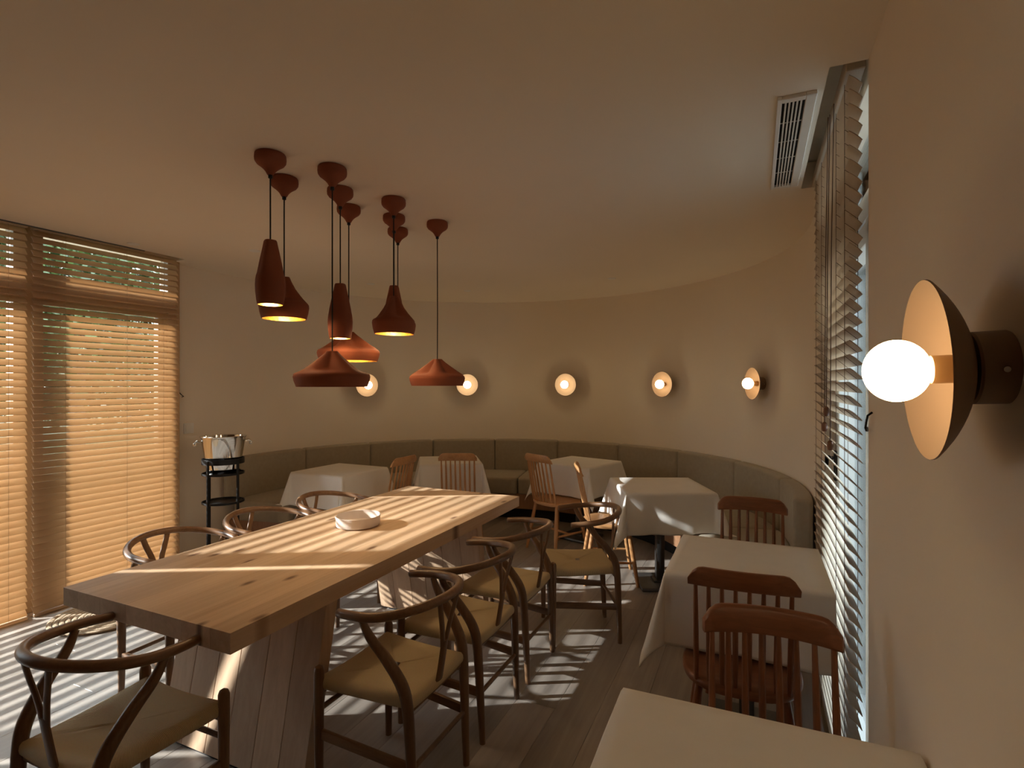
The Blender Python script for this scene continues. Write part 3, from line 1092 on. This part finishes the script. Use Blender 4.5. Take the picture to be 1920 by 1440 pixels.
joints = [191.0, 168.7, 149.6, 130.8, 111.9, 92.5, 73.4, 54.1, 34.1, 13.0, -6.0]
# straight ends are close enough to the arc: keep everything on the circle but clip inside the walls
RBK = RW - 0.004
for a, b_ in zip(joints[:-1], joints[1:]):
    lo, hi = R(b_) + 0.0007, R(a) - 0.0007
    sector(RBK - 0.105, RBK, lo, hi, 0.43, 0.835, 0.02, 12, rtop=0.022).build('back_cushion', M['fabric'], bq, angle=50)
sj = [191.0, 159.0, 130.0, 102.0, 73.4, 44.0, 13.0, -6.0]
for a, b_ in zip(sj[:-1], sj[1:]):
    lo, hi = R(b_) + 0.0007, R(a) - 0.0007
    sector(1.695, RBK - 0.10, lo, hi, 0.285, 0.468, 0.02, 16, rtop=0.03).build('seat_cushion', M['fabric'], bq, angle=50)
def ringsec(r0, r1, a0, a1, z0, z1, n=60):
    mb = MB(); vs_ = []; fs = []
    for i in range(n + 1):
        a = a0 + (a1 - a0) * i / n
        for r_, z_ in ((r0, z0), (r1, z0), (r1, z1), (r0, z1)):
            vs_.append((r_ * cos(a), r_ * sin(a), z_))
    for i in range(n):
        for k in range(4):
            l = (k + 1) % 4
            fs.append((i * 4 + k, i * 4 + l, (i + 1) * 4 + l, (i + 1) * 4 + k))
    fs += [(3, 2, 1, 0), tuple(n * 4 + k for k in range(4))]
    return mb.add(vs_, fs)
ringsec(1.73, RBK, R(-5.5), R(190.5), 0.12, 0.285).build('front_panel', M['base_wood'], bq, angle=30)
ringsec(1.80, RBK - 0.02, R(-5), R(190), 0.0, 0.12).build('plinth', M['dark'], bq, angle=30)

# ------------------------------------------------------------------ pendant lamps
def pendant_profile(kind):
    if kind == 'tall':
        return 0.062, [(0.0, 0.283), (0.025, 0.283), (0.028, 0.278), (0.034, 0.250), (0.044, 0.205), (0.054, 0.155), (0.0605, 0.110), (0.062, 0.085), (0.061, 0.055), (0.057, 0.02), (0.0535, 0.0)]
    if kind == 'medium':
        return 0.115, [(0.0, 0.205), (0.026, 0.205), (0.029, 0.200), (0.038, 0.180), (0.058, 0.145), (0.083, 0.112), (0.104, 0.087), (0.1135, 0.070), (0.115, 0.058), (0.111, 0.03), (0.103, 0.0)]
    return 0.172, [(0.0, 0.166), (0.028, 0.166), (0.032, 0.162), (0.050, 0.146), (0.085, 0.120), (0.122, 0.094), (0.155, 0.072), (0.169, 0.058), (0.172, 0.046), (0.168, 0.026), (0.158, 0.0)]

def refine(prof, k=3):
    out = []
    for i in range(len(prof) - 1):
        for j in range(k):
            t = j / k
            out.append((prof[i][0] + (prof[i + 1][0] - prof[i][0]) * t, prof[i][1] + (prof[i + 1][1] - prof[i][1]) * t))
    out.append(prof[-1])
    return out

def make_shade(kind, turn):
    rmax, prof = pendant_profile(kind)
    H_ = prof[0][1]
    prof = refine(prof, 3)
    zsh = {'tall': 0.12, 'medium': 0.075, 'wide': 0.062}[kind]
    amp = {'tall': 0.16, 'medium': 0.40, 'wide': 0.46}[kind]
    def rf(r, h, a, i):
        if h <= zsh or r < 0.02:
            return r
        t = (h - zsh) / (H_ - zsh)
        e = min(1, t / 0.20); e = e * e * (3 - 2 * e)
        lobes = max(0, cos(2.0 * (a - turn))) if False else max(0.0, cos(4 * (a - turn)) * 0.5 + 0.5)
        d = lobes ** 1.05
        fade = 1.0 - 0.45 * max(0, (t - 0.75) / 0.25)
        return r * (1 - amp * d * e * fade)
    mb = MB()
    mb.lathe_open(prof, 72, rfun=rf)
    th = 0.004
    outer = mb
    inner_prof = [(max(0.0, r - th), h - (0.004 if i < 4 else 0.0)) for i, (r, h) in enumerate(prof)]
    ib = MB()
    ib.lathe_open(inner_prof[1:], 72, rfun=rf)
    lip = MB()
    lip.lathe_open([(prof[-1][0], 0.0), (prof[-1][0] - th, 0.0)], 72)
    outer.add(lip.v, lip.f)
    return outer, ib, H_

PROT = {}
PG = 'terracotta pendant lamps over the long table'
def pendant(kind, x, y, zb, turn, label):
    t = thing('pendant_lamp', label, 'lamp', (x, y, 0), 0, PG)
    if (kind, turn) not in PROT:
        o_, i_, H_ = make_shade(kind, turn)
        so = o_.build('shade', M['terracotta'], None, angle=60)
        io = i_.build('shade_lining', M['gold'], None, angle=60)
        bpy.data.objects.remove(so, do_unlink=False) if False else None
        PROT[(kind, turn)] = (so, io, H_)
        so.parent = t; io.parent = so
        so.location = (0, 0, zb)
    else:
        s0, i0, H_ = PROT[(kind, turn)]
        so = part(s0, 'shade', t, (0, 0, zb))
        part(i0, 'shade_lining', so)
    H_ = PROT[(kind, turn)][2]
    if 'bulb' not in PROT:
        bl = MB().lathe([(0.0, -0.055), (0.014, -0.052), (0.024, -0.042), (0.028, -0.028), (0.025, -0.012), (0.015, 0.006), (0.012, 0.02), (0.0, 0.022)], 20).build('bulb', M['filament'], so)
        sk = MB().lathe([(0.0, 0.02), (0.017, 0.022), (0.017, 0.075), (0.0, 0.078)], 16).build('lamp_holder', M['black'], so)
        PROT['bulb'] = (bl, sk)
    else:
        bl = part(PROT['bulb'][0], 'bulb', so)
        sk = part(PROT['bulb'][1], 'lamp_holder', so)
    zbulb = {'tall': 0.085, 'medium': 0.075, 'wide': 0.070}[kind]
    bl.location = (0, 0, zbulb); sk.location = (0, 0, zbulb)
    ld = bpy.data.lights.new('bulb_light', 'POINT')
    ld.energy = PENDANT_W
    ld.color = (1.0, 0.70, 0.38)
    ld.shadow_soft_size = 0.028
    lo = bpy.data.objects.new('bulb_light', ld)
    link(lo, so)
    lo.location = (0, 0, zbulb - 0.062)
    sw = 0.004 * sin(7 * x + 5 * y)
    MB().tube([(0, 0, zb + H_ - 0.002), (sw, -sw, zb + H_ + 0.25), (0, 0, ZC - 0.10)], 0.0032, 8).build('cord', M['cord'], t)
    if 'can' not in PROT:
        cn = MB().lathe([(0.0, 0.0), (0.061, 0.0), (0.0645, -0.005), (0.066, -0.022), (0.0645, -0.034), (0.057, -0.045), (0.043, -0.055), (0.031, -0.065), (0.0215, -0.076), (0.0125, -0.092), (0.0, -0.0935)], 40).build('canopy', M['terracotta'], t, angle=50)
        cg = MB().lathe([(0.0, -0.09), (0.0095, -0.09), (0.0095, -0.105), (0.005, -0.108), (0.0, -0.108)], 12).build('cord_grip', M['black'], t)
        PROT['can'] = (cn, cg)
    else:
        cn = part(PROT['can'][0], 'canopy', t)
        cg = part(PROT['can'][1], 'cord_grip', t)
    cn.location = (0, 0, ZC); cg.location = (0, 0, ZC)
    return t
T1_, T2_ = R(20), R(62)
pendant('tall', -1.942, 1.714, 1.858, R(-20), 'tall narrow terracotta pendant hanging nearest on the left')
pendant('medium', -2.106, 1.941, 1.829, T2_, 'bell shaped terracotta pendant half hidden behind the nearest tall one')
pendant('wide', -1.798, 1.938, 1.497, R(-57), 'wide low terracotta pendant hanging lowest in front')
pendant('tall', -1.957, 2.167, 1.745, R(10), 'tall narrow terracotta pendant above the two wide ones')
pendant('wide', -2.107, 2.402, 1.640, R(-20), 'wide terracotta pendant glowing behind the lowest wide one')
pendant('medium', -1.799, 2.406, 1.783, R(-35), 'bell shaped terracotta pendant in front of the middle cluster')
pendant('tall', -1.973, 2.643, 1.815, R(10), 'tall terracotta pendant hidden behind the middle bell shape')
pendant('medium', -2.12, 2.88, 1.833, T2_, 'bell shaped terracotta pendant peeping out behind the middle cluster')
pendant('wide', -1.806, 2.859, 1.499, R(-15), 'wide terracotta pendant hanging alone at the right of the group')

# ------------------------------------------------------------------ wall lamps
def make_sconce():
    t = thing('wall_lamp', 'x', 'lamp')
    MB().lathe([(0.0, 0.0), (0.0505, 0.0), (0.0515, 0.002), (0.0515, 0.040), (0.049, 0.043), (0.0, 0.043)], 40, axis='x').build('mount', M['peach'], t, angle=35)
    dp = []
    rim, dep = 0.131, 0.052
    Rs = (rim * rim + dep * dep) / (2 * dep)
    x0 = 0.041
    for i in range(15):
        r_ = rim * i / 14
        dp.append((r_, x0 + Rs - math.sqrt(Rs * Rs - r_ * r_)))
    back = [(r_, h_) for r_, h_ in dp]
    front = [(max(0, r_ - 0.0006), h_ + 0.0025) for r_, h_ in dp]
    MB().lathe(back + front[::-1], 64, axis='x').build('dish', M['peach'], t, angle=50)
    MB().lathe([(0.0, 0.043), (0.0205, 0.043), (0.0205, 0.087), (0.0, 0.087)], 28, axis='x').build('socket', M['brass'], t, angle=35)
    bp_ = []
    rb_ = 0.0462
    cxb = 0.129
    bp_.append((0.0, 0.083)); bp_.append((0.017, 0.083)); bp_.append((0.018, 0.090)); bp_.append((0.0215, 0.0935))
    for i in range(18):
        a = R(148 - 148 * i / 17)
        bp_.append((rb_ * sin(a), cxb + rb_ * 0.93 * cos(a)))
    bp_[-1] = (0.0, cxb + rb_ * 0.93)
    MB().lathe(bp_, 40, axis='x').build('bulb', M['bulb'], t, angle=60)
    MB().tube([(0.018, 0.0515, -0.004), (0.018, 0.0545, -0.004)], 0.004, 10).build('screw', M['steel'], t)
    return t
sc0 = make_sconce()
SGp = 'peach dish wall lamps'
def place_sconce(first, x, y, z, rot, label, tilt=0):
    o = sc0 if first else copy_tree(sc0)
    o.location = (x, y, z)
    o.rotation_euler = (0, tilt, rot)
    o['label'] = label; o['group'] = SGp
    return o
place_sconce(True, XR, 0.968, 1.534, PI, 'large looking wall lamp with lit globe bulb close on the right wall', R(2.0))
for ang, z_, lb in ((150.6, 1.497, 'wall lamp half hidden behind the lowest pendant'),
                    (120.4, 1.50, 'wall lamp touching the lone wide pendant'),
                    (90.0, 1.502, 'wall lamp facing straight out from the middle of the round wall'),
                    (59.3, 1.507, 'wall lamp on the round wall second from the right blind'),
                    (27.2, 1.514, 'wall lamp on the round wall seen from the side next to the right blind')):
    a = R(ang)
    place_sconce(False, CX + RW * cos(a), CY + RW * sin(a), z_, a + PI, lb)

# ------------------------------------------------------------------ wine cooler on its stand
sx_, sy_ = -3.95, 3.02
srot = R(51)
std = thing('cooler_stand', 'tall black metal stand with tray holding the steel wine cooler', 'stand', (sx_, sy_, 0), srot)
ax, ay = 0.150, 0.120
def ell(rx, ry, z, n=40):
    return [(rx * cos(2 * PI * i / n), ry * sin(2 * PI * i / n), z) for i in range(n)]
for ux, uy in ((0.105, -0.105), (0.105, 0.105), (-0.105, -0.105), (-0.105, 0.105)):
    MB().tube([(ux, uy, 0), (ux, uy, 0.90)], 0.0105, 10).build('leg', M['black'], std)
def band(rx, ry, z0, z1, th=0.006, n=48):
    mb = MB(); vs_ = []; fs = []
    for i in range(n):
        a = 2 * PI * i / n
        for q, z_ in ((0, z0), (th, z0), (th, z1), (0, z1)):
            vs_.append(((rx + q) * cos(a), (ry + q) * sin(a), z_))
    for i in range(n):
        j = (i + 1) % n
        for k in range(4):
            l = (k + 1) % 4
            fs.append((i * 4 + k, i * 4 + l, j * 4 + l, j * 4 + k))
    return mb.add(vs_, fs)
band(0.150, 0.142, 0.865, 0.908).build('ring', M['black'], std, angle=30)
def tray(z):
    mb = MB()
    mb.lathe([(0.0, z), (0.150, z), (0.156, z + 0.003), (0.156, z + 0.018), (0.150, z + 0.018), (0.148, z + 0.006), (0.0, z + 0.006)], 48, sy=0.92)
    return mb
tray(0.775).build('tray', M['black'], std, angle=35)
tray(0.545).build('tray', M['black'], std, angle=35)
ck = thing('wine_cooler', 'polished steel wine cooler with knob handles on the black stand', 'bucket', (sx_, sy_, 0.782), srot)
MB().lathe([(0.0, 0.0), (0.118, 0.0), (0.122, 0.004), (0.136, 0.12), (0.163, 0.292), (0.172, 0.300), (0.175, 0.305), (0.171, 0.309), (0.160, 0.303), (0.133, 0.12), (0.118, 0.008), (0.0, 0.008)], 64, sy=0.88).build('body', M['steel'], ck, angle=50)
for s in (1, -1):
    hb = MB().tube([(s * 0.160, -0.03, 0.262), (s * 0.185, -0.03, 0.268), (s * 0.200, -0.028, 0.258), (s * 0.200, 0.028, 0.258), (s * 0.185, 0.03, 0.268), (s * 0.160, 0.03, 0.262)], 0.007, 10).build('handle', M['steel'], ck)
    MB().lathe([(0.0, -0.018), (0.011, -0.012), (0.014, 0.0), (0.011, 0.012), (0.0, 0.018)], 14, c=(s * 0.201, 0, 0.244)).build('knob', M['steel'], hb)

# ------------------------------------------------------------------ small things
sw_ = thing('light_switch', 'small white light switch on the wall beside the tan blind', 'switch', (XL, 3.06, 1.13))
MB().box((0.005, 0, 0), (0.010, 0.088, 0.088)).build('plate', M['white'], sw_, bevel=0.003)
MB().box((0.012, 0, 0), (0.006, 0.058, 0.058)).build('rocker', M['white'], sw_, bevel=0.002)
hk = MB().tube([(0.318, 1.91, 1.425), (0.306, 1.908, 1.415), (0.302, 1.905, 1.395), (0.300, 1.905, 1.378), (0.304, 1.915, 1.370), (0.310, 1.935, 1.368), (0.312, 1.955, 1.376)], 0.0032, 8).build('wall_hook', M['black'])
tag(hk, 'small dark cord hook on the right wall below the near lamp', 'hook')
hk2 = MB().tube([(XL, 2.97, 1.45), (XL + 0.03, 2.965, 1.435), (XL + 0.05, 2.965, 1.42), (XL + 0.05, 2.985, 1.405), (XL + 0.02, 2.99, 1.40)], 0.0035, 8).build('wall_hook', M['black'])
tag(hk2, 'small dark cord hook beside the far edge of the tan blind', 'hook')

vt = thing('air_vent', 'white slotted air vent set in the ceiling beside the right window', 'vent', (0.132, 2.585, ZC))
vl, vw = 0.95, 0.124
fmb = MB()
for a in ((-vw / 2, -vw / 2 + 0.016, -vl / 2, vl / 2), (vw / 2 - 0.034, vw / 2, -vl / 2, vl / 2)):
    fmb.b(a[0], a[1], a[2], a[3], -0.014, 0.0)
fmb.b(-vw / 2 + 0.016, vw / 2 - 0.034, -vl / 2, -vl / 2 + 0.03, -0.014, 0.0)
fmb.b(-vw / 2 + 0.016, vw / 2 - 0.034, vl / 2 - 0.03, vl / 2, -0.014, 0.0)
fmb.build('frame', M['vent'], vt, bevel=0.002, seg=1)
MB().b(-vw / 2 + 0.016, vw / 2 - 0.034, -vl / 2 + 0.03, vl / 2 - 0.03, -0.003, -0.001).build('vent_shade', M['dark'], vt)  # near-black sheet stands in for the shade inside the vent
for i in range(5):
    xx = -vw / 2 + 0.016 + (vw - 0.050) * (i + 1) / 6
    MB().box((0, 0, 0), (0.0055, vl - 0.06, 0.008)).build('slat', M['vent'], vt, loc=(xx, 0, -0.0085))
for i in range(4):
    MB().box((0, 0, 0), (vw - 0.050, 0.003, 0.003)).build('brace', M['vent'], vt, loc=(-0.009, -vl / 2 + 0.03 + (vl - 0.06) * (i + 1) / 5, -0.0055))

cap0 = None
for px, py, lb in ((-4.08, 2.40, 'round white ceiling cap above the tan blind'),
                   (-3.454, 2.906, 'round white ceiling cap left of the pendants'),
                   (-3.531, 4.345, 'round white ceiling cap above the second white table'),
                   (-2.842, 5.099, 'round white ceiling cap close to the round wall behind the pendants'),
                   (-1.253, 5.077, 'round white ceiling cap above the middle of the curved bench')):
    if cap0 is None:
        cap0 = MB().lathe([(0.0, -0.006), (0.034, -0.006), (0.040, -0.002), (0.040, 0.0), (0.0, 0.0)], 28).build('ceiling_cap', M['white'])
        o = cap0
    else:
        o = bpy.data.objects.new('ceiling_cap', cap0.data)
        link(o)
    o.location = (px, py, ZC)
    tag(o, lb, 'ceiling cap', 'round caps on the ceiling')

mat_ = thing('door_mat', 'round woven jute mat on the floor before the tan blinds', 'mat', (-3.86, 2.10, 0))
mm = MB()
for k in range(9):
    rr_ = 0.035 + k * 0.031
    mm.tube([(rr_ * cos(2 * PI * i / 48), rr_ * sin(2 * PI * i / 48), 0.009) for i in range(48)], 0.0145, 6, closed=True, flat=(0.6, 1.05))
mm.build('woven_rings', M['jute'], mat_, angle=70)
